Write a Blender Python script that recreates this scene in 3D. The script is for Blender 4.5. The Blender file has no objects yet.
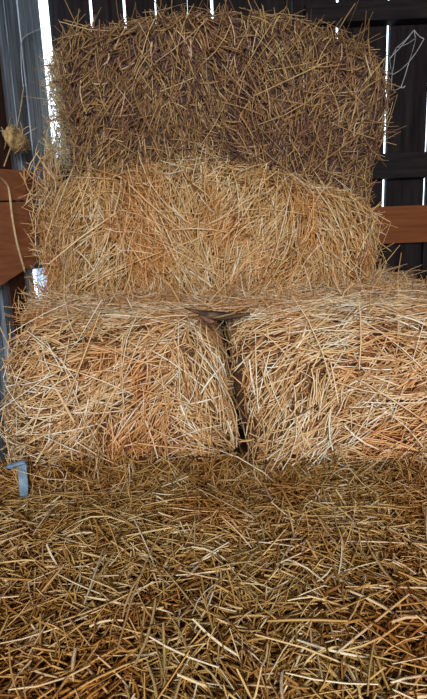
import bpy, bmesh, math, random
import numpy as np
from mathutils import Vector, Matrix, noise

random.seed(7)
rng = np.random.default_rng(11)
C = bpy.context.scene.collection
sc = bpy.context.scene
R = math.radians

# ------------------------------------------------------------------ camera
CAM = Vector((0, 0, 0.78))
F = 520.0
ROT = (Matrix.Rotation(R(90 - 12), 3, 'X') @ Matrix.Rotation(R(-2.3), 3, 'Z'))
cd = bpy.data.cameras.new('camera')
cam = bpy.data.objects.new('camera', cd)
C.objects.link(cam)
cam.location = CAM
cam.rotation_euler = ROT.to_euler()
cd.sensor_fit = 'VERTICAL'
cd.sensor_height = 24
cd.lens = 24 * F / 699
cd.clip_start = 0.01
sc.camera = cam


def ray(px, py):
    return ROT @ Vector(((px - 213.5) / F, (349.5 - py) / F, -1))


def at_y(px, py, Y):
    d = ray(px, py)
    return CAM + d * (Y / d.y)


def at_x(px, py, X):
    d = ray(px, py)
    return CAM + d * (X / d.x)


# ------------------------------------------------------------------ materials
def new_mat(name):
    m = bpy.data.materials.new(name)
    m.use_nodes = True
    nt = m.node_tree
    b = nt.nodes['Principled BSDF']
    return m, nt, b


def ramp(nt, stops):
    r = nt.nodes.new('ShaderNodeValToRGB')
    el = r.color_ramp.elements
    while len(el) < len(stops):
        el.new(0.5)
    for e, (p, c) in zip(el, stops):
        e.position = p
        e.color = (*c, 1)
    return r


def straw_mat(name, stops, rough=0.5, patch=(0.85, 0.62, 0.42), patch_amt=0.5, scale=5.0):
    """per-strand tone picks a colour from the ramp; broad noise patches redden some straw."""
    m, nt, b = new_mat(name)
    a = nt.nodes.new('ShaderNodeAttribute')
    a.attribute_name = 'tone'
    r = ramp(nt, stops)
    nt.links.new(a.outputs['Fac'], r.inputs[0])
    tc = nt.nodes.new('ShaderNodeTexCoord')
    n = nt.nodes.new('ShaderNodeTexNoise')
    n.inputs['Scale'].default_value = scale
    n.inputs['Detail'].default_value = 2
    nt.links.new(tc.outputs['Object'], n.inputs['Vector'])
    r2 = ramp(nt, [(0.45, (0, 0, 0)), (0.68, (patch_amt,) * 3)])
    nt.links.new(n.outputs['Fac'], r2.inputs[0])
    mx = nt.nodes.new('ShaderNodeMix')
    mx.data_type = 'RGBA'
    mx.blend_type = 'MULTIPLY'
    nt.links.new(r2.outputs[0], mx.inputs[0])
    nt.links.new(r.outputs[0], mx.inputs[6])
    mx.inputs[7].default_value = (*patch, 1)
    nt.links.new(mx.outputs[2], b.inputs['Base Color'])
    b.inputs['Roughness'].default_value = rough
    b.inputs['Specular IOR Level'].default_value = 0.2
    return m


def core_mat(name, c1, c2):  # core kept darker than its straw: shade between stalks put into the colour
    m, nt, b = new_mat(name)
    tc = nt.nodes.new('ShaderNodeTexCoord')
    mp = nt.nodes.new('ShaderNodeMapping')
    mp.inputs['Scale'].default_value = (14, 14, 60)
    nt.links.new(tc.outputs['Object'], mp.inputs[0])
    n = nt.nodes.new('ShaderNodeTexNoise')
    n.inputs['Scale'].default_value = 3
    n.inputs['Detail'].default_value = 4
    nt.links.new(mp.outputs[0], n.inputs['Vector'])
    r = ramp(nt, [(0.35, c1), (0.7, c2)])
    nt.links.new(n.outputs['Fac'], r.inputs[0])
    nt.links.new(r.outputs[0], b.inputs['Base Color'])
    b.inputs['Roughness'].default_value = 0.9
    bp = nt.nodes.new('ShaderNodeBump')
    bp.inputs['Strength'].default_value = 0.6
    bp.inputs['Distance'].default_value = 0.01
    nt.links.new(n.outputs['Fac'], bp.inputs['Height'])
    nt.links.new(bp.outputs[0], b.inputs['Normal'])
    return m


def wood_mat(name, c1, c2, axis='Z', rough=0.75, spots=None, vary=False):
    m, nt, b = new_mat(name)
    tc = nt.nodes.new('ShaderNodeTexCoord')
    mp = nt.nodes.new('ShaderNodeMapping')
    s = {'X': (1.5, 22, 22), 'Y': (22, 1.5, 22), 'Z': (22, 22, 1.5)}[axis]
    mp.inputs['Scale'].default_value = s
    nt.links.new(tc.outputs['Object'], mp.inputs[0])
    n = nt.nodes.new('ShaderNodeTexNoise')
    n.inputs['Scale'].default_value = 2.2
    n.inputs['Detail'].default_value = 6
    n.inputs['Roughness'].default_value = 0.65
    nt.links.new(mp.outputs[0], n.inputs['Vector'])
    r = ramp(nt, [(0.32, c1), (0.68, c2)])
    nt.links.new(n.outputs['Fac'], r.inputs[0])
    out = r.outputs[0]
    if spots:
        n2 = nt.nodes.new('ShaderNodeTexNoise')
        n2.inputs['Scale'].default_value = 45
        nt.links.new(tc.outputs['Object'], n2.inputs['Vector'])
        r2 = ramp(nt, [(0.66, (0, 0, 0)), (0.72, (0.7, 0.7, 0.7))])
        nt.links.new(n2.outputs['Fac'], r2.inputs[0])
        mx = nt.nodes.new('ShaderNodeMix')
        mx.data_type = 'RGBA'
        nt.links.new(r2.outputs[0], mx.inputs[0])
        nt.links.new(out, mx.inputs[6])
        mx.inputs[7].default_value = (*spots, 1)
        out = mx.outputs[2]
    geo = nt.nodes.new('ShaderNodeNewGeometry')
    mr = nt.nodes.new('ShaderNodeMapRange')
    mr.inputs['To Min'].default_value = 0.35
    mr.inputs['To Max'].default_value = 1.4
    nt.links.new(geo.outputs['Random Per Island'], mr.inputs['Value'])
    mv = nt.nodes.new('ShaderNodeVectorMath')
    mv.operation = 'SCALE'
    nt.links.new(out, mv.inputs[0])
    nt.links.new(mr.outputs[0], mv.inputs['Scale'])
    if vary: out = mv.outputs[0]
    nt.links.new(out, b.inputs['Base Color'])
    b.inputs['Roughness'].default_value = rough
    b.inputs['Specular IOR Level'].default_value = 0.15
    bp = nt.nodes.new('ShaderNodeBump')
    bp.inputs['Strength'].default_value = 0.4
    bp.inputs['Distance'].default_value = 0.004
    nt.links.new(n.outputs['Fac'], bp.inputs['Height'])
    nt.links.new(bp.outputs[0], b.inputs['Normal'])
    return m


def noise_mat(name, c1, c2, scale=20, rough=0.8):
    m, nt, b = new_mat(name)
    tc = nt.nodes.new('ShaderNodeTexCoord')
    n = nt.nodes.new('ShaderNodeTexNoise')
    n.inputs['Scale'].default_value = scale
    n.inputs['Detail'].default_value = 5
    nt.links.new(tc.outputs['Object'], n.inputs['Vector'])
    r = ramp(nt, [(0.35, c1), (0.65, c2)])
    nt.links.new(n.outputs['Fac'], r.inputs[0])
    nt.links.new(r.outputs[0], b.inputs['Base Color'])
    b.inputs['Roughness'].default_value = rough
    return m


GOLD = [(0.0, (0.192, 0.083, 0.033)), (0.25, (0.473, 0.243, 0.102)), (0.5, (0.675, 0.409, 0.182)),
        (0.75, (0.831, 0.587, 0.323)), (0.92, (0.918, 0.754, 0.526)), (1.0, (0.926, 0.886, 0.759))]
MID = [(0.0, (0.163, 0.074, 0.031)), (0.25, (0.450, 0.231, 0.082)), (0.5, (0.660, 0.395, 0.153)),
       (0.75, (0.819, 0.549, 0.260)), (0.92, (0.938, 0.702, 0.418)), (1.0, (0.950, 0.869, 0.662))]
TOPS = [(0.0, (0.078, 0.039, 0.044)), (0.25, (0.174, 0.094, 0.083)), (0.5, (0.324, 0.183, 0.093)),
        (0.75, (0.549, 0.351, 0.144)), (0.92, (0.714, 0.501, 0.247)), (1.0, (0.843, 0.663, 0.452))]  # older, greyer hay; the shade of the back-lit top bale is mixed in
BED = [(0.0, (0.101, 0.036, 0.008)), (0.25, (0.272, 0.127, 0.031)), (0.5, (0.431, 0.240, 0.067)),
       (0.75, (0.553, 0.368, 0.143)), (0.92, (0.655, 0.486, 0.261)), (1.0, (0.753, 0.650, 0.467))]
PALE = [(0.0, (0.30, 0.20, 0.10)), (0.4, (0.60, 0.46, 0.26)), (1.0, (0.86, 0.78, 0.58))]
M = {
    'gold': straw_mat('golden_straw', GOLD, patch=(0.95, 0.66, 0.46), patch_amt=0.8),
    'mid': straw_mat('dull_gold_straw', MID, patch=(0.95, 0.68, 0.48), patch_amt=0.7),
    'top': straw_mat('shaded_grey_brown_hay', TOPS, patch=(0.75, 0.62, 0.66), patch_amt=0.7, scale=4),
    'bed': straw_mat('trodden_straw', BED, patch=(0.85, 0.58, 0.36), patch_amt=0.8, scale=4),
    'pale': straw_mat('pale_dry_straw', PALE, patch_amt=0.2),
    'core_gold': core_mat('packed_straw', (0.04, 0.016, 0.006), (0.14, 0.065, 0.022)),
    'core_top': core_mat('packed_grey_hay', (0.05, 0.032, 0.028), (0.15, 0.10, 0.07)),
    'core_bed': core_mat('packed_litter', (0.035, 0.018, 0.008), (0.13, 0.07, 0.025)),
    'dark': wood_mat('dark_barn_boards', (0.005, 0.004, 0.006), (0.026, 0.02, 0.021)),
    'beam': wood_mat('dark_beam_wood', (0.007, 0.006, 0.008), (0.03, 0.024, 0.025), 'X'),
    'grey': wood_mat('weathered_grey_boards_blue_lit', (0.08, 0.105, 0.15), (0.50, 0.61, 0.76), spots=(0.5, 0.56, 0.62), vary=True),  # weathered grey; daylight from the gap and its haze put into the bright blue
    'red': wood_mat('reddish_brown_plank', (0.15, 0.045, 0.013), (0.26, 0.085, 0.028), 'X', 0.6),
    'redy': wood_mat('reddish_brown_side_plank', (0.36, 0.14, 0.065), (0.58, 0.26, 0.14), 'Y', 0.6, spots=(0.5, 0.3, 0.2)),
    'post': wood_mat('dark_red_post', (0.035, 0.016, 0.014), (0.10, 0.045, 0.035)),
    'strip': wood_mat('pale_batten', (0.35, 0.27, 0.2), (0.6, 0.48, 0.36)),
    'floor': noise_mat('earth_floor', (0.06, 0.04, 0.025), (0.14, 0.10, 0.06), 6),
    'roof': wood_mat('roof_boards', (0.02, 0.018, 0.018), (0.06, 0.05, 0.05), 'X'),
    'bark': noise_mat('brown_bark', (0.035, 0.02, 0.012), (0.13, 0.075, 0.04), 40, 0.8),
    'bark_red': noise_mat('red_brown_bark', (0.12, 0.05, 0.03), (0.26, 0.12, 0.075), 60, 0.8),
    'blue': noise_mat('faded_blue_plastic', (0.10, 0.17, 0.26), (0.20, 0.30, 0.42), 30, 0.55),
    'clump': noise_mat('caked_yellow_straw', (0.30, 0.19, 0.08), (0.62, 0.46, 0.24), 60, 0.85),
    'twine': noise_mat('sisal_twine', (0.42, 0.30, 0.17), (0.62, 0.48, 0.30), 80, 0.8),
    'wire': noise_mat('grey_wire', (0.30, 0.33, 0.36), (0.5, 0.53, 0.58), 40, 0.5),
    'web': noise_mat('dusty_cobweb', (0.35, 0.36, 0.38), (0.6, 0.62, 0.65), 40, 0.9),
}


# ------------------------------------------------------------------ object helpers
def link(name, me, mat, parent=None):
    o = bpy.data.objects.new(name, me)
    C.objects.link(o)
    if mat:
        me.materials.append(mat)
    if parent:
        o.parent = parent
    return o


def obj(name, bm, mat, parent=None, smooth=False):
    me = bpy.data.meshes.new(name)
    bmesh.ops.recalc_face_normals(bm, faces=bm.faces)
    bm.to_mesh(me)
    bm.free()
    if smooth:
        for p in me.polygons:
            p.use_smooth = True
    return link(name, me, mat, parent)


def tag(o, label=None, cat=None, group=None, kind=None):
    if label: o['label'] = label
    if cat: o['category'] = cat
    if group: o['group'] = group
    if kind: o['kind'] = kind
    return o


def thing(name, label, cat, loc, group=None):
    o = bpy.data.objects.new(name, None)
    C.objects.link(o)
    o.location = loc
    o.empty_display_size = 0.1
    return tag(o, label, cat, group)


def add_box(bm, lo, hi, jit=0.0):
    vs = []
    for x in (lo[0], hi[0]):
        for y in (lo[1], hi[1]):
            for z in (lo[2], hi[2]):
                vs.append(bm.verts.new((x + random.uniform(-jit, jit), y + random.uniform(-jit, jit) * .3, z)))
    for f in ((0, 1, 3, 2), (4, 6, 7, 5), (0, 4, 5, 1), (2, 3, 7, 6), (0, 2, 6, 4), (1, 5, 7, 3)):
        bm.faces.new([vs[i] for i in f])
    return vs


def add_tube(bm, pts, radii, n=6, flat=1.0):
    pts = [Vector(p) for p in pts]
    if not hasattr(radii, '__len__'):
        radii = [radii] * len(pts)
    rings = []
    for i, p in enumerate(pts):
        t = (pts[min(i + 1, len(pts) - 1)] - pts[max(i - 1, 0)]).normalized()
        ref = Vector((0, 0, 1)) if abs(t.z) < 0.9 else Vector((0, 1, 0))
        a = t.cross(ref).normalized()
        b = t.cross(a)
        rings.append([bm.verts.new(p + a * math.cos(2 * math.pi * k / n) * radii[i] + b * math.sin(2 * math.pi * k / n) * radii[i] * flat) for k in range(n)])
    for r0, r1 in zip(rings, rings[1:]):
        for k in range(n):
            bm.faces.new((r0[k], r0[(k + 1) % n], r1[(k + 1) % n], r1[k]))
    bm.faces.new(rings[0][::-1])
    bm.faces.new(rings[-1])


def smooth_path(pts, n=6):
    """Catmull-Rom through the points."""
    P = [Vector(p) for p in pts]
    P = [P[0] * 2 - P[1]] + P + [P[-1] * 2 - P[-2]]
    out = []
    for i in range(1, len(P) - 2):
        for k in range(n):
            t = k / n
            a, b, c, d = P[i - 1:i + 3]
            out.append(0.5 * ((2 * b) + (c - a) * t + (2 * a - 5 * b + 4 * c - d) * t * t + (3 * b - a - 3 * c + d) * t ** 3))
    out.append(P[-2])
    return out


# ------------------------------------------------------------------ straw
def unit(v):
    return v / np.maximum(np.linalg.norm(v, axis=1, keepdims=True), 1e-9)


def strand_arrays(P, T, N, L, W, bend, kink, tone):
    """every strand: a flattened three-sided stalk of four rings, gently bent."""
    n = len(P)
    T = unit(T)
    B = unit(np.cross(T, N))
    N = np.cross(B, T)
    ts = np.array([-0.5, -0.17, 0.17, 0.5])
    off = np.array([0.0, 1.0, 1.0, 0.0]) - 0.5
    roll = rng.uniform(0, 2 * np.pi, n)
    V = np.empty((n, 4, 3, 3))
    for i in range(4):
        c = P + T * (L * ts[i])[:, None] + N * (bend * L * off[i])[:, None] + B * (kink * L * off[i])[:, None]
        wi = W * (1.0 if 0 < i < 3 else 0.8)
        for k in range(3):
            a = roll + 2 * np.pi * k / 3
            V[:, i, k] = c + B * (np.cos(a) * wi * 0.5)[:, None] + N * (np.sin(a) * wi * 0.32)[:, None]
    idx = np.arange(12).reshape(4, 3)
    q = []
    for i in range(3):
        for k in range(3):
            q.append((idx[i, k], idx[i, (k + 1) % 3], idx[i + 1, (k + 1) % 3], idx[i + 1, k]))
    q = np.array(q)
    Fq = (q[None] + (np.arange(n) * 12)[:, None, None]).reshape(-1, 4)
    return V.reshape(-1, 3), Fq, np.repeat(tone, 12)


def build_straw(name, parts, mat, parent=None, origin=(0, 0, 0)):
    V, Q, Tn, o = [], [], [], 0
    for v, q, t in parts:
        V.append(v); Q.append(q + o); Tn.append(t); o += len(v)
    V = np.concatenate(V) - np.array(origin); Q = np.concatenate(Q); Tn = np.concatenate(Tn)
    me = bpy.data.meshes.new(name)
    me.vertices.add(len(V)); me.vertices.foreach_set('co', V.astype(np.float32).ravel())
    me.loops.add(Q.size); me.loops.foreach_set('vertex_index', Q.astype(np.int32).ravel())
    me.polygons.add(len(Q))
    me.polygons.foreach_set('loop_start', np.arange(0, Q.size, 4, dtype=np.int32))
    me.polygons.foreach_set('use_smooth', np.ones(len(Q), dtype=bool))
    me.update(calc_edges=True)
    a = me.attributes.new('tone', 'FLOAT', 'POINT')
    a.data.foreach_set('value', np.clip(Tn, 0, 1).astype(np.float32))
    me.validate()
    return link(name, me, mat, parent)


class Surface:
    """area-weighted sampling of a mesh in world space."""
    def __init__(self, me, offset=(0, 0, 0), keep=None):
        me.calc_loop_triangles()
        nv = len(me.vertices)
        co = np.empty(nv * 3); me.vertices.foreach_get('co', co); co = co.reshape(-1, 3) + np.array(offset)
        vn = np.empty(nv * 3); me.vertices.foreach_get('normal', vn); vn = vn.reshape(-1, 3)
        tr = np.empty(len(me.loop_triangles) * 3, dtype=np.int32)
        me.loop_triangles.foreach_get('vertices', tr); tr = tr.reshape(-1, 3)
        a, b, c = co[tr[:, 0]], co[tr[:, 1]], co[tr[:, 2]]
        nn = np.cross(b - a, c - a)
        area = np.linalg.norm(nn, axis=1) / 2
        if keep is not None:
            area = area * keep((a + b + c) / 3, unit(nn))
        self.co, self.vn, self.tr, self.area = co, vn, tr, area

    def sample(self, n):
        i = rng.choice(len(self.tr), n, p=self.area / self.area.sum())
        u, v = rng.random(n), rng.random(n)
        f = u + v > 1
        u[f], v[f] = 1 - u[f], 1 - v[f]
        t = self.tr[i]
        w = np.stack([1 - u - v, u, v], 1)[:, :, None]
        return (self.co[t] * w).sum(1), unit((self.vn[t] * w).sum(1))


def tangents(P, N, pref, spread):
    """preferred direction laid onto the surface, then turned by a random angle."""
    D = pref(P) if callable(pref) else np.tile(np.array(pref, float), (len(P), 1))
    D = D - N * (D * N).sum(1, keepdims=True)
    bad = np.linalg.norm(D, axis=1) < 0.15
    D[bad] = np.cross(N[bad], np.array([0.3, 0.7, 0.6]))
    D = unit(D)
    a = rng.normal(0, 1, len(P)) * spread
    Bt = np.cross(N, D)
    return D * np.cos(a)[:, None] + Bt * np.sin(a)[:, None]


def layer(S, n, pref, spread, L, W, lift=0.15, height=(0.0, 0.03), bend=0.045, tone=(0.5, 0.22), droop=0.0, lsig=0.35, ok=None):  # callers give inner layers a darker tone, colouring in the shade between stalks
    P, N = S.sample(n)
    T = tangents(P, N, pref, spread)
    T = unit(T + N * rng.normal(0, lift, n)[:, None] + np.array([0, 0, -droop]))
    ln = L * np.exp(rng.normal(0, lsig, n))
    w = W * np.exp(rng.normal(0, 0.28, n))
    h = rng.uniform(height[0], height[1], n)
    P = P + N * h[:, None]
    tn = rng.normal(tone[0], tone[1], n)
    bd, kk = rng.normal(0, bend, n), rng.normal(0, bend, n)
    if ok is not None:
        m = ok(P + T * (ln / 2)[:, None]) & ok(P - T * (ln / 2)[:, None]) | (rng.random(n) < 0.05)
        P, T, N, ln, w, bd, kk, tn = (q[m] for q in (P, T, N, ln, w, bd, kk, tn))
    return strand_arrays(P, T, N, ln, w, bd, kk, tn)


def fuzz(S, n, L, W, tilt=0.8, tone=(0.55, 0.2), bend=0.08):
    """stalk ends that stick out of the surface."""
    P, N = S.sample(n)
    T = unit(N * tilt + rng.normal(0, 0.6, (n, 3)))
    ln = L * np.exp(rng.normal(0, 0.4, n))
    P = P + T * (ln * 0.38)[:, None]
    side = unit(np.cross(T, rng.normal(0, 1, (n, 3))))
    return strand_arrays(P, T, side, ln, W * np.exp(rng.normal(0, 0.25, n)), rng.normal(0, bend, n), rng.normal(0, bend, n), rng.normal(tone[0], tone[1], n))


def tuft(name, label, pts, n, L, W, mat, spread, pref=(0, 0, 1), core=None, tone=(0.55, 0.22)):
    """a wispy bunch of stalks scattered around a path of (point, radius)."""
    pts = [(Vector(p), r) for p, r in pts]
    seg = rng.integers(0, len(pts) - 1, n)
    t = rng.random(n)
    A = np.array([p[:] for p, r in pts]); Rr = np.array([r for p, r in pts])
    P = A[seg] * (1 - t)[:, None] + A[seg + 1] * t[:, None]
    rad = Rr[seg] * (1 - t) + Rr[seg + 1] * t
    P = P + rng.normal(0, 0.5, (n, 3)) * rad[:, None]
    T = unit(np.array(pref) + rng.normal(0, spread, (n, 3)))
    side = unit(np.cross(T, rng.normal(0, 1, (n, 3))))
    ln = L * np.exp(rng.normal(0, 0.4, n))
    o = build_straw(name, [strand_arrays(P, T, side, ln, W * np.exp(rng.normal(0, 0.25, n)), rng.normal(0, 0.1, n), rng.normal(0, 0.1, n), rng.normal(tone[0], tone[1], n))], mat)
    tag(o, label, 'straw', None, 'stuff')
    return o


# ------------------------------------------------------------------ bales
def bale_core(size, warp=None, lump=0.022, seed=0, rnd=0.16, cuts=26):
    """a packed bale: rounded block, lumpy faces; base at z = 0."""
    sx, sy, sz = size
    bm = bmesh.new()
    bmesh.ops.create_cube(bm, size=2)
    bmesh.ops.subdivide_edges(bm, edges=bm.edges, cuts=cuts, use_grid_fill=True)
    r = rnd * min(size)
    for v in bm.verts:
        p = Vector((v.co.x * sx / 2, v.co.y * sy / 2, v.co.z * sz / 2))
        q = Vector((max(-sx / 2 + r, min(sx / 2 - r, p.x)), max(-sy / 2 + r, min(sy / 2 - r, p.y)), max(-sz / 2 + r, min(sz / 2 - r, p.z))))
        d = p - q
        if d.length > 1e-6:
            n = d.normalized()
            p = q + n * r
        else:
            n = Vector((0, 0, 0))
        k = noise.noise(p * 4.5 + Vector((seed * 7.1, seed, 0))) + 0.5 * noise.noise(p * 11 + Vector((seed, 3, 1)))
        p = p + n * k * lump
        p.z += sz / 2
        if p.z < 0.02: p.z = max(p.z, 0.0)
        if warp:
            p = warp(p, p.x / (sx / 2), p.y / (sy / 2), p.z / sz)
        v.co = p
    return bm


def make_bale(label, loc, rz, size, coremat, warp=None, lump=0.022, seed=0, rnd=0.16):
    t = thing('straw_bale', label, 'straw bale', loc, 'stacked straw bales')
    bm = bale_core(size, warp, lump, seed, rnd)
    bmesh.ops.rotate(bm, verts=bm.verts, cent=(0, 0, 0), matrix=Matrix.Rotation(rz, 3, 'Z'))
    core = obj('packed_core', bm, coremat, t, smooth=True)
    return t, core


def faces_front(P, N):
    """the faces one can see: front, sides and top, not the back or the underside."""
    return np.clip(1.0 - N[:, 1] * 1.2, 0.02, 1.0) * np.where(N[:, 2] < -0.6, 0.05, 1.0)


def gap_x(P):
    """where the slanting gap between the two front bales runs."""
    return 0.028 + (0.535 - P[:, 2]) * 0.155


def left_of_gap(P): return (P[:, 0] < gap_x(P) - 0.012)


def right_of_gap(P): return (P[:, 0] > gap_x(P) + 0.014)


# ---- front left bale (lies on the straw bed, lengthwise to the back)
BEDZ = 0.075
FH = 0.455


def warp_fl(p, u, v, w):
    p.x += -0.03 * (1 - w) * (u < 0) * abs(u)
    p.x += (0.5 - w) * 0.10 * max(u, 0)             # its right side leans over, so the gap runs slantwise
    cinch = math.exp(-((p.x + 0.10) / 0.05) ** 2) * math.exp(-((w - 0.22) / 0.35) ** 2)
    if v < -0.5: p.y += 0.03 * cinch
    if v < -0.4: p.y += 0.065 * max(0, 0.3 - w) / 0.3
    return p


FL_LOC = (-0.302, 2.115, BEDZ - 0.01)
FL, FLc = make_bale('golden straw bale at front left of the stack, left of the dark gap', FL_LOC, R(1), (0.635, 1.26, FH), M['core_gold'], warp_fl, 0.024, 1, 0.24)


def pref_fl(P):
    x, z = P[:, 0], P[:, 2]
    a = np.where(x < -0.45, 0.1, np.where(x < -0.12, 0.75, 1.9))     # fans out to the left, hangs down by the gap
    a = a + np.where(z < 0.28, 0.35, 0.0) - np.where(P[:, 2] > 0.46, 0.5, 0)
    return np.stack([np.cos(a), 0 * a, np.sin(a)], 1) + np.where(z > 0.5, 1, 0)[:, None] * np.array([0.6, 0.2, 0])


S = Surface(FLc.data, FL_LOC, faces_front)
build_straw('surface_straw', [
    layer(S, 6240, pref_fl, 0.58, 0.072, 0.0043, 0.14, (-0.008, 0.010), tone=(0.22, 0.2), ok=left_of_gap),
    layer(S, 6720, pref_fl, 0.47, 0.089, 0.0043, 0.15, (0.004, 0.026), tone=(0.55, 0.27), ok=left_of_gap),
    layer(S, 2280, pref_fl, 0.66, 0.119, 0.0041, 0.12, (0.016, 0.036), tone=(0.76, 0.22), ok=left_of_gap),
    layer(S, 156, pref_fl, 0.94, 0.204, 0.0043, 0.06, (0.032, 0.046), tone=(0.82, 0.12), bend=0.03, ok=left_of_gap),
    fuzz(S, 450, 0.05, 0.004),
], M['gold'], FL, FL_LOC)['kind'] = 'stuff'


# ---- front right bale
def warp_fr(p, u, v, w):
    p.x += (0.5 - w) * 0.07 * max(-u, 0)
    cinch = math.exp(-((p.x + 0.09) / 0.05) ** 2)
    if v < -0.5: p.y += 0.025 * cinch
    if v < -0.4: p.y += 0.055 * max(0, 0.25 - w) / 0.25
    return p


FR_LOC = (0.466, 2.045, BEDZ - 0.01)
FRt, FRc = make_bale('golden straw bale at front right of the stack, right of the dark gap', FR_LOC, R(-1.5), (0.74, 1.28, FH + 0.005), M['core_gold'], warp_fr, 0.026, 5, 0.24)


def pref_fr(P):
    x, z = P[:, 0], P[:, 2]
    a = np.where(x < 0.33, 1.15, 0.45) + np.where(z > 0.42, -0.6, 0.0) - np.where(z < 0.22, 0.3, 0)
    return np.stack([np.cos(a), 0 * a, np.sin(a)], 1)


S = Surface(FRc.data, FR_LOC, faces_front)
build_straw('surface_straw', [
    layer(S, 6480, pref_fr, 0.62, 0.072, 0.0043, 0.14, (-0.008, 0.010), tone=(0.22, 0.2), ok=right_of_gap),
    layer(S, 7200, pref_fr, 0.48, 0.089, 0.0043, 0.15, (0.004, 0.026), tone=(0.58, 0.27), ok=right_of_gap),
    layer(S, 2760, pref_fr, 0.62, 0.119, 0.0041, 0.12, (0.016, 0.036), tone=(0.8, 0.22), ok=right_of_gap),
    layer(S, 192, pref_fr, 0.78, 0.204, 0.0046, 0.06, (0.032, 0.046), tone=(0.84, 0.12), bend=0.03, ok=right_of_gap),
    fuzz(S, 450, 0.05, 0.004),
], M['gold'], FRt, FR_LOC)['kind'] = 'stuff'

# ---- middle bale, across the two
MZ = BEDZ + FH - 0.012


def warp_m(p, u, v, w):
    p.y += 0.05 * (w - 0.2) * (v < 0)
    p.z += -0.15 * max(0, u) ** 1.6 * w * w + 0.02 * math.exp(-((u + 0.05) / 0.4) ** 2) * w
    return p


M_LOC = (0.032, 2.37, MZ)
Mt, Mc = make_bale('middle straw bale lying across the two front bales under the grey-brown one', M_LOC, R(-1), (1.18, 0.62, 0.515), M['core_gold'], warp_m, 0.03, 9, 0.2)


def pref_m(P):
    x, z = P[:, 0], P[:, 2]
    a = 1.45 + 0.75 * np.sin(x * 9 + z * 4) * 0.8
    return np.stack([np.cos(a), 0 * a, np.sin(a)], 1)


S = Surface(Mc.data, M_LOC, faces_front)
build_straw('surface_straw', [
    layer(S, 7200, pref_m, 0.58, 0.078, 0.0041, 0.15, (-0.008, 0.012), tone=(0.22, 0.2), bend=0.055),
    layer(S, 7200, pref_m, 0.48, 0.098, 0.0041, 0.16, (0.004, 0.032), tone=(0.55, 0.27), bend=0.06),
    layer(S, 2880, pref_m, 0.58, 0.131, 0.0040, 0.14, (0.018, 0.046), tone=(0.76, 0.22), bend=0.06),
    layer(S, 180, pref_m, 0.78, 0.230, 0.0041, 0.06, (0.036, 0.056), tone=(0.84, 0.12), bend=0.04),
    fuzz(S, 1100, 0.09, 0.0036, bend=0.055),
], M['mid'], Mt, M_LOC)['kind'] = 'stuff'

# ---- top bale
TZ = MZ + 0.505


def warp_t(p, u, v, w):
    p.x *= 0.975 + 0.045 * w - 0.045 * (u > 0) * max(0, 0.75 - w)
    p.y += -0.03 * (w - 0.5) * (v < 0)
    p.z += -0.15 * (max(0, u) ** 2.0) * w - 0.012 * max(0, -u) ** 4 * w + 0.03 * w * (1 - u * u)
    p.z += -0.12 * max(0, u) ** 1.6 * (1 - w)
    return p


T_LOC = (0.078, 2.47, TZ)
Tt, Tc = make_bale('topmost bale of grey-brown hay, shade put into its colour, with a shaggy top edge', T_LOC, R(0), (1.185, 0.60, 0.53), M['core_top'], warp_t, 0.032, 14, 0.10)


def pref_t(P):
    x, z = P[:, 0], P[:, 2]
    a = 1.55 + 0.55 * np.sin(x * 7 + 1) * 0.9
    return np.stack([np.cos(a), 0 * a, np.sin(a)], 1)


S = Surface(Tc.data, T_LOC, faces_front)
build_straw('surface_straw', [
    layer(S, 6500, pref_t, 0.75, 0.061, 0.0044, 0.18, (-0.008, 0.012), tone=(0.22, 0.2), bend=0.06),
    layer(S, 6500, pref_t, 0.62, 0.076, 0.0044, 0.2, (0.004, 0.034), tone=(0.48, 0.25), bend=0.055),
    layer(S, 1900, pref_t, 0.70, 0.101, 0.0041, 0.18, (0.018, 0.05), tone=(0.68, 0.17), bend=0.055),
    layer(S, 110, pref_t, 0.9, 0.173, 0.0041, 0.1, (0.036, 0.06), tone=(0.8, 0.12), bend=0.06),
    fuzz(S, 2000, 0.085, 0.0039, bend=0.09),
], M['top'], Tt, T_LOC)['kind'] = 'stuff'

# ------------------------------------------------------------------ straw bed on the floor
bm = bmesh.new()
bmesh.ops.create_grid(bm, x_segments=70, y_segments=70, size=1)
for v in bm.verts:
    x, y = v.co.x * 0.98 + 0.2, 1.15 + v.co.y * 1.7
    k = noise.noise(Vector((x * 3, y * 3, 0))) + 0.5 * noise.noise(Vector((x * 8, y * 8, 4)))
    z = BEDZ - 0.018 + 0.022 * k - 0.042 * math.exp(-((x - 0.055 - 0.02 * y) / 0.045) ** 2) - 0.026 * math.exp(-((y - 1.42) / 0.06) ** 2)
    if y > 1.47: z = min(z, BEDZ - 0.03)
    e = min((x + 0.78) / 0.06, (1.18 - x) / 0.1, (y + 0.55) / 0.1, 1)
    v.co = (x, y, max(0.004, z * max(e, 0)))
bed = obj('straw_litter', bm, M['core_bed'], None, smooth=True)
tag(bed, 'loose trodden straw spread over the floor in front of the bales', 'straw', None, 'stuff')


def bed_near(P, N):
    return np.where((P[:, 1] < 1.62) & (P[:, 1] > 0.3) & (P[:, 0] < 0.95) & (P[:, 0] > -0.71), 1.0, 0.0)


def pref_bed(P):
    a = np.sin(P[:, 0] * 5 + P[:, 1] * 3) * 1.3 + 0.2
    return np.stack([np.cos(a), np.sin(a), 0 * a], 1)


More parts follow.
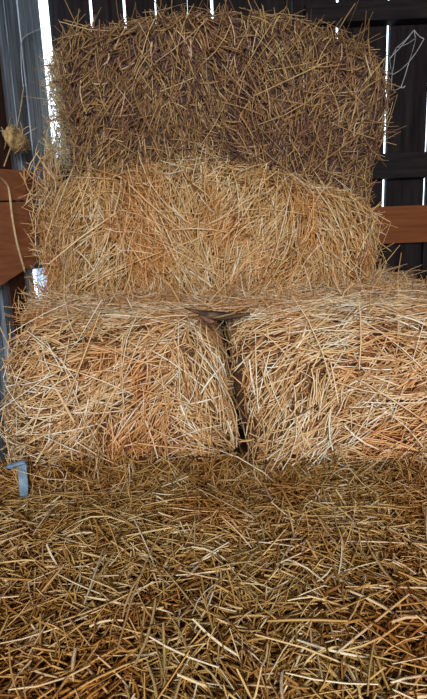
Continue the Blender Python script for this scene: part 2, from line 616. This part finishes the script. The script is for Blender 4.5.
S = Surface(bed.data, (0, 0, 0), bed_near)
o = build_straw('loose_stalks', [
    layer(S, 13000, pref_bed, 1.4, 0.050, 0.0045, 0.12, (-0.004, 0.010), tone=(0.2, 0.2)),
    layer(S, 15000, pref_bed, 1.3, 0.059, 0.0047, 0.27, (0.004, 0.028), tone=(0.48, 0.27)),
    layer(S, 5200, pref_bed, 1.2, 0.076, 0.0047, 0.26, (0.016, 0.038), tone=(0.70, 0.25)),
    layer(S, 560, pref_bed, 0.8, 0.137, 0.0049, 0.08, (0.03, 0.046), tone=(0.84, 0.12), bend=0.03),
    fuzz(S, 500, 0.07, 0.0038),
], M['bed'], bed)
o['kind'] = 'stuff'

tuft('fallen_straw', 'loose stalks fallen along the foot of the two front bales',
     [((-0.62, 1.44, 0.11), 0.035), ((-0.3, 1.43, 0.11), 0.04), ((0.1, 1.43, 0.10), 0.03), ((0.4, 1.38, 0.11), 0.04), ((0.74, 1.37, 0.11), 0.04)],
     420, 0.11, 0.0042, M['bed'], 0.9, (0, -0.3, 0.7), tone=(0.62, 0.28))

# ------------------------------------------------------------------ loose straw lying on the ledge
bm = bmesh.new()
bmesh.ops.create_grid(bm, x_segments=40, y_segments=8, size=1)
for v in bm.verts:
    x, t = 0.12 + v.co.x * 0.75, (v.co.y + 1) / 2
    y = 1.70 + t * 0.37 + (0.6 * t if x > 0.62 else 0)
    k = noise.noise(Vector((x * 5, y * 5, 9)))
    v.co = (x, y, MZ + 0.012 + 0.03 * t * t + 0.014 * k)
ledge = obj('ledge_straw', bm, M['core_gold'], None, smooth=True)
tag(ledge, 'loose pale straw strewn along the ledge on top of the front bales', 'straw', None, 'stuff')
S = Surface(ledge.data)
o = build_straw('loose_stalks', [
    layer(S, 2600, (1, 0.1, 0), 1.1, 0.09, 0.0040, 0.16, (-0.004, 0.02), tone=(0.4, 0.25)),
    layer(S, 2200, (1, 0.1, 0), 1.1, 0.11, 0.0040, 0.22, (0.006, 0.035), tone=(0.72, 0.25)),
    layer(S, 160, (1, 0.1, 0), 0.9, 0.2, 0.0042, 0.1, (0.02, 0.045), tone=(0.85, 0.12), bend=0.03),
    fuzz(S, 500, 0.10, 0.0036),
], M['gold'], ledge)
o['kind'] = 'stuff'


# ------------------------------------------------------------------ straw hanging between the stack and the left wall
tuft('hanging_straw', 'shaggy straw stuffed between the middle bale and the left wall',
     [(at_y(49, 168, 2.3), 0.06), (at_y(47, 215, 2.28), 0.08), (at_y(50, 250, 2.28), 0.07), (at_y(60, 280, 2.25), 0.05), (at_y(48, 312, 2.2), 0.10), (at_y(22, 318, 2.1), 0.08)],
     640, 0.125, 0.0044, M['mid'], 0.8, tone=(0.68, 0.26))
tuft('wispy_straw', 'thin pale straw wisps caught across the bright corner gap',
     [(at_y(53, 62, 2.80), 0.03), (at_y(58, 105, 2.78), 0.05), (at_y(60, 150, 2.74), 0.07), (at_y(47, 160, 2.70), 0.09)],
     520, 0.095, 0.0042, M['pale'], 1.2, tone=(0.75, 0.25))

# ------------------------------------------------------------------ small things
# brown scrap of bark on the ledge
o = thing('bark_scrap', 'dark brown bark scrap lying at the top of the gap between front bales', 'bark', at_y(213, 318, 1.62))
base = o.location.copy()


def blade(points, th):
    """a thin curled flake from (px, py, half height px) stations."""
    bm = bmesh.new()
    rings = []
    for px, py, h, Y in points:
        rings.append([bm.verts.new(at_y(px, py + dy * h, Y + dz * th) - base) for dy, dz in ((-1, 0.6), (-0.4, -1), (0.5, -1), (1, 0.6), (0, 1))])
    for a, b in zip(rings, rings[1:]):
        for k in range(5):
            bm.faces.new((a[k], a[(k + 1) % 5], b[(k + 1) % 5], b[k]))
    bm.faces.new(rings[0]); bm.faces.new(rings[-1][::-1])
    return bm


YB = 1.475
obj('flake', blade([(184, 308, 0.6, YB), (192, 310.5, 1.6, YB), (199, 312.5, 2.4, YB - .01), (207, 315, 4.6, YB - .015), (218, 316, 4.8, YB - .015), (230, 316.5, 3.6, YB - .01), (240, 315.5, 2.4, YB), (250, 313.5, 0.8, YB)], 0.010), M['bark'], o, True)
obj('torn_end', blade([(200, 316, 1.5, YB - .02), (205, 319, 3.5, YB - .025), (210, 321.5, 3.5, YB - .025), (215, 322, 1.5, YB - .02)], 0.006), M['bark_red'], o, True)['label'] = 'reddish torn end'
obj('pale_splinter', blade([(213, 318, 0.9, YB - .035), (225, 315.5, 1.3, YB - .035), (236, 313, 0.9, YB - .03)], 0.003), M['pale'], o, True)['label'] = 'pale splinter'

# blue strap at the lower left
o = thing('strap', 'faded blue strap end poking up from the straw beside the left front bale', 'strap', at_y(22, 480, 1.40))
base = o.location.copy()
bm = bmesh.new()
pth = [at_y(22, 463, 1.40), at_y(22.5, 475, 1.39), at_y(23.5, 487, 1.385), at_y(24, 499, 1.38)]
W2 = [Vector((0.012, 0, 0)), Vector((0.0125, 0, 0.001)), Vector((0.012, 0.002, 0)), Vector((0.009, 0.002, 0))]
rings = []
for p, w in zip(pth, W2):
    rings.append([bm.verts.new(q - base) for q in (p - w, p + w, p + w + Vector((0, .006, 0)), p - w + Vector((0, .006, 0)))])
for a, b in zip(rings, rings[1:]):
    for k in range(4):
        bm.faces.new((a[k], a[(k + 1) % 4], b[(k + 1) % 4], b[k]))
bm.faces.new(rings[0]); bm.faces.new(rings[-1][::-1])
obj('strap_tail', bm, M['blue'], o)
bm = bmesh.new()
add_tube(bm, [q - base for q in smooth_path([at_y(25, 462, 1.40), at_y(18, 463.5, 1.392), at_y(12, 466, 1.39), at_y(8, 466, 1.395)], 4)], [.011] * 9 + [.012, .012, .011, .008], 8, 0.6)
obj('folded_end', bm, M['blue'], o, True)

# left boards of the crib: two reddish planks on the side wall
XL = -0.765


def side_plank(label, quad, th=0.03):
    pts = [at_x(px, py, XL) for px, py in quad]
    c = sum(pts, Vector()) / len(pts)
    bm = bmesh.new()
    a = [bm.verts.new(p - c) for p in pts]
    b = [bm.verts.new(p - c + Vector((-th, 0, 0))) for p in pts]
    n = len(a)
    bm.faces.new(a); bm.faces.new(b[::-1])
    for k in range(n):
        bm.faces.new((a[k], b[k], b[(k + 1) % n], a[(k + 1) % n]))
    o = obj('plank', bm, M['redy'])
    o.location = c
    return tag(o, label, 'plank', 'reddish crib planks')


# quads extended to the left out of frame along the wall
side_plank('narrow upper reddish plank on the left wall under the straw clump', [(-40, 166), (31, 171), (33, 200), (-40, 201)])
side_plank('wide lower reddish plank on the left wall with a dangling stalk in front', [(-40, 203), (33, 201.5), (37, 262), (-40, 312)])

# right boards
YP = 2.865
zp = [at_y(400, py, YP).z for py in (243, 224.5, 206)]
bm = bmesh.new()
add_box(bm, (0.45 - 0.9, -0.025, zp[0] - zp[1]), (1.65 - 0.9, 0.052, zp[2] - zp[1]))
o = obj('plank', bm, M['red'])
o.location = (0.9, YP + 0.025, zp[1])
tag(o, 'reddish-brown plank crossing the dark back wall right of the middle bale', 'plank', 'reddish crib planks')

# ------------------------------------------------------------------ setting
def struct(name, bm, mat, parent=None):
    o = obj(name, bm, mat, parent)
    if not parent: o['kind'] = 'structure'
    return o


bm = bmesh.new(); add_box(bm, (-0.9, -2.6, -0.1), (2.3, 3.3, 0.0)); struct('floor', bm, M['floor'])
bm = bmesh.new(); add_box(bm, (-0.9, -2.6, 2.25), (2.1, 3.1, 2.3)); struct('ceiling', bm, M['roof'])
# back wall: upright boards with daylight between
YW = 2.92
gaps = [(at_y(46, 60, YW).x, 0.075)]
for px, py, w in ((90, 6, 0.017), (124, 5, 0.014), (155, 4, 0.012), (187, 4, 0.002), (212, 3, 0.012), (250, 4, 0.002), (292, 4, 0.003), (338, 27, 0.016), (387.5, 80, 0.017), (427.5, 130, 0.014)):
    gaps.append((at_y(px, py, YW).x, w))
for x in (1.42, 1.6, 1.79, 1.95, 2.05):
    gaps.append((x, 0.006))
bm = bmesh.new()
for (xa, wa), (xb, wb) in zip(gaps, gaps[1:]):
    add_box(bm, (xa + wa / 2, YW + random.uniform(0, .008), 0), (xb - wb / 2, YW + 0.03, 2.25), 0.003)
xa, xb = -0.86, gaps[0][0] + 0.05
for z0, z1 in ((0, at_y(42, 299, YW).z), (at_y(42, 268, YW).z, at_y(44, 158, YW).z)):
    add_box(bm, (xa, YW, z0), (xb, YW + 0.03, z1))
add_box(bm, (at_y(60, 280, YW).x, YW + 0.035, 0), (2.0, YW + 0.06, at_y(400, 238, YW).z))
add_box(bm, (at_y(52, 300, YW).x, YW + 0.035, 0), (-0.5, YW + 0.06, at_y(52, 158, YW).z))
struct('wall_back', bm, M['dark'])
# left wall: weathered boards
bm = bmesh.new()
ya, yb = sorted((at_x(36, 283, -0.79).y, at_x(47, 283, -0.79).y))
zh0, zh1 = at_x(42, 300, -0.79).z, at_x(42, 268, -0.79).z
add_box(bm, (-0.84, yb + .003, 0), (-0.79, 2.855, 2.25))
add_box(bm, (-0.85, ya, 0), (-0.795, yb, zh0)); add_box(bm, (-0.85, ya, zh1), (-0.795, yb, 2.25))
y = ya - 0.004
while y > -2.5:
    w = random.choice((0.085, 0.11, 0.14, 0.16))
    add_box(bm, (-0.85 + random.uniform(-.012, .008), y - w, 0), (-0.79 + random.uniform(-.02, .006), y - 0.006, 2.25), 0.0)
    y -= w
struct('wall_left', bm, M['grey'])
bm = bmesh.new(); add_box(bm, (2.05, -2.6, 0), (2.1, 3.0, 2.25)); struct('wall_right', bm, M['dark'])
# front wall with a wide doorway behind the camera
bm = bmesh.new()
add_box(bm, (-0.86, -2.55, 0), (-0.7, -2.5, 2.25)); add_box(bm, (1.3, -2.55, 0), (2.1, -2.5, 2.25)); add_box(bm, (-0.7, -2.55, 1.95), (1.3, -2.5, 2.25))
struct('wall_front', bm, M['dark'])
# dark rail and head beam on the back wall, post on the left wall
zt, zb = at_y(400, 153, 2.86).z, at_y(400, 178, 2.86).z
bm = bmesh.new(); add_box(bm, (-0.6, 2.85, zb), (2.0, 2.92, zt)); struct('trim_1', bm, M['beam'])
bm = bmesh.new(); add_box(bm, (0.52, 2.84, at_y(388, 21, 2.86).z), (2.0, 2.92, at_y(388, 2, 2.86).z)); struct('trim_2', bm, M['beam'])
pa = at_x(2, 120, -0.79)
bm = bmesh.new(); add_box(bm, (-0.82, pa.y - 0.14, 0), (-0.785, pa.y + 0.035, 2.25)); post = struct('trim_3', bm, M['post'])
bm = bmesh.new(); add_box(bm, (-0.82, pa.y + 0.037, 0), (-0.79, pa.y + 0.052, 2.25)); struct('trim_4', bm, M['strip'])

# ---- straw clump hanging on twine, on the left wall
X = -0.755
pc = at_x(17, 140, X)
o = thing('straw_clump', 'yellow caked straw clump hanging on the left wall above the planks', 'straw clump', pc)
bm = bmesh.new()
bmesh.ops.create_icosphere(bm, subdivisions=4, radius=1)
for v in bm.verts:
    k = noise.noise(v.co * 2.2) * 0.3 + noise.noise(v.co * 6) * 0.14
    a = v.co * (1 + k)
    v.co = Vector((a.x * 0.028, a.y * 0.11 * (1.25 if a.y > 0 else 1), a.z * 0.046 * (0.55 if a.y > 0.3 else 1)))
cl = obj('caked_lump', bm, M['clump'], o, True)
S = Surface(cl.data, pc)
build_straw('sticking_straws', [fuzz(S, 14, 0.06, 0.003, tone=(0.6, 0.2)), layer(S, 60, (0, 1, 0.2), 0.9, 0.03, 0.003, 0.1, (0, .003))], M['pale'], o, pc)['kind'] = 'stuff'
bm = bmesh.new()
add_tube(bm, [p - pc for p in smooth_path([at_x(24, 85, -0.78), at_x(20, 112, -0.775), at_x(15, 135, -0.765), at_x(9, 152, -0.76), at_x(4, 166, -0.76)], 5)], 0.0028, 5)
obj('hanging_string', bm, M['twine'], o, True)
# ---- long bent stalk hanging in front of the wide plank
bm = bmesh.new()
pp = [at_x(-2, 176, XL + .004), at_x(5, 182, XL + .006), at_x(9, 190, XL + .006), at_x(12, 215, XL + .005), at_x(17, 243, XL + .005), at_x(25, 272, XL + .005)]
c = pp[3]
add_tube(bm, [p - c for p in smooth_path(pp, 6)], 0.0048, 6)
o = obj('straw_stalk', bm, M['twine'], None, True); o.location = c
tag(o, 'thick bent straw stalk dangling over the reddish planks at left', 'straw stalk')
# ---- thin wire on the left wall
bm = bmesh.new()
pp = [at_x(46, 28, -.782), at_x(38, 30, -.782), at_x(29, 34, -.782), at_x(22.5, 40, -.782), at_x(21, 52, -.782), at_x(22, 75, -.782), at_x(24, 92, -.782)]
c = pp[3]
add_tube(bm, [p - c for p in smooth_path(pp, 6)], 0.0026, 6)
o = obj('wire', bm, M['wire'], None, True); o.location = c
tag(o, 'thin grey wire curving over the weathered boards of the left wall', 'wire')

# ---- cobweb at the right of the top bale
YC = 2.60
bm = bmesh.new()
nodes = {'a': (386, 62), 'b': (414, 30), 'c': (424, 39), 'd': (409, 62), 'e': (401, 87), 'f': (391, 90), 'g': (396, 48), 'h': (392, 75), 'i': (405, 86), 'j': (416, 38)}
yd = {k: YC + 0.05 * i / 10 for i, k in enumerate(nodes)}
P = {k: at_y(px, py, yd[k]) for k, (px, py) in nodes.items()}
P['a'].y -= 0.05
cw = P['d'].copy()
for a, b, r in (('a', 'b', 2.2), ('b', 'c', 2.4), ('a', 'g', 2), ('g', 'b', 2), ('c', 'd', 2), ('d', 'e', 2), ('e', 'f', 1.8), ('f', 'h', 1.8), ('h', 'g', 1.4), ('d', 'h', 1.4), ('i', 'e', 3.6), ('b', 'j', 3), ('j', 'd', 1.4), ('g', 'j', 1.2), ('a', 'h', 1.4), ('h', 'd', 1)):
    mid = (P[a] + P[b]) / 2 + Vector((0, 0, -0.006))
    add_tube(bm, [p - cw for p in smooth_path([P[a], mid, P[b]], 4)], r * 0.0009, 5)
o = obj('cobweb', bm, M['web'], None, True); o.location = cw
tag(o, 'dusty cobweb strands hanging right of the top bale before the dark boards', 'cobweb')

# ------------------------------------------------------------------ light
w = bpy.data.worlds.new('World'); sc.world = w; w.use_nodes = True
bg = w.node_tree.nodes['Background']
bg.inputs[0].default_value = (0.72, 0.85, 1.0, 1)
bg.inputs[1].default_value = 4.0
ld = bpy.data.lights.new('doorway_daylight', 'AREA')
ld.shape = 'RECTANGLE'; ld.size = 1.1; ld.size_y = 0.9; ld.energy = 130; ld.color = (1.0, 0.935, 0.85)
lo = bpy.data.objects.new('doorway_daylight', ld); C.objects.link(lo)
lo.location = (0.1, -2.2, 1.5); lo.rotation_euler = (R(80), 0, 0)

sc.view_settings.view_transform = 'Standard'
sc.view_settings.look = 'None'
sc.view_settings.gamma = 1
sc.view_settings.exposure = 0.0
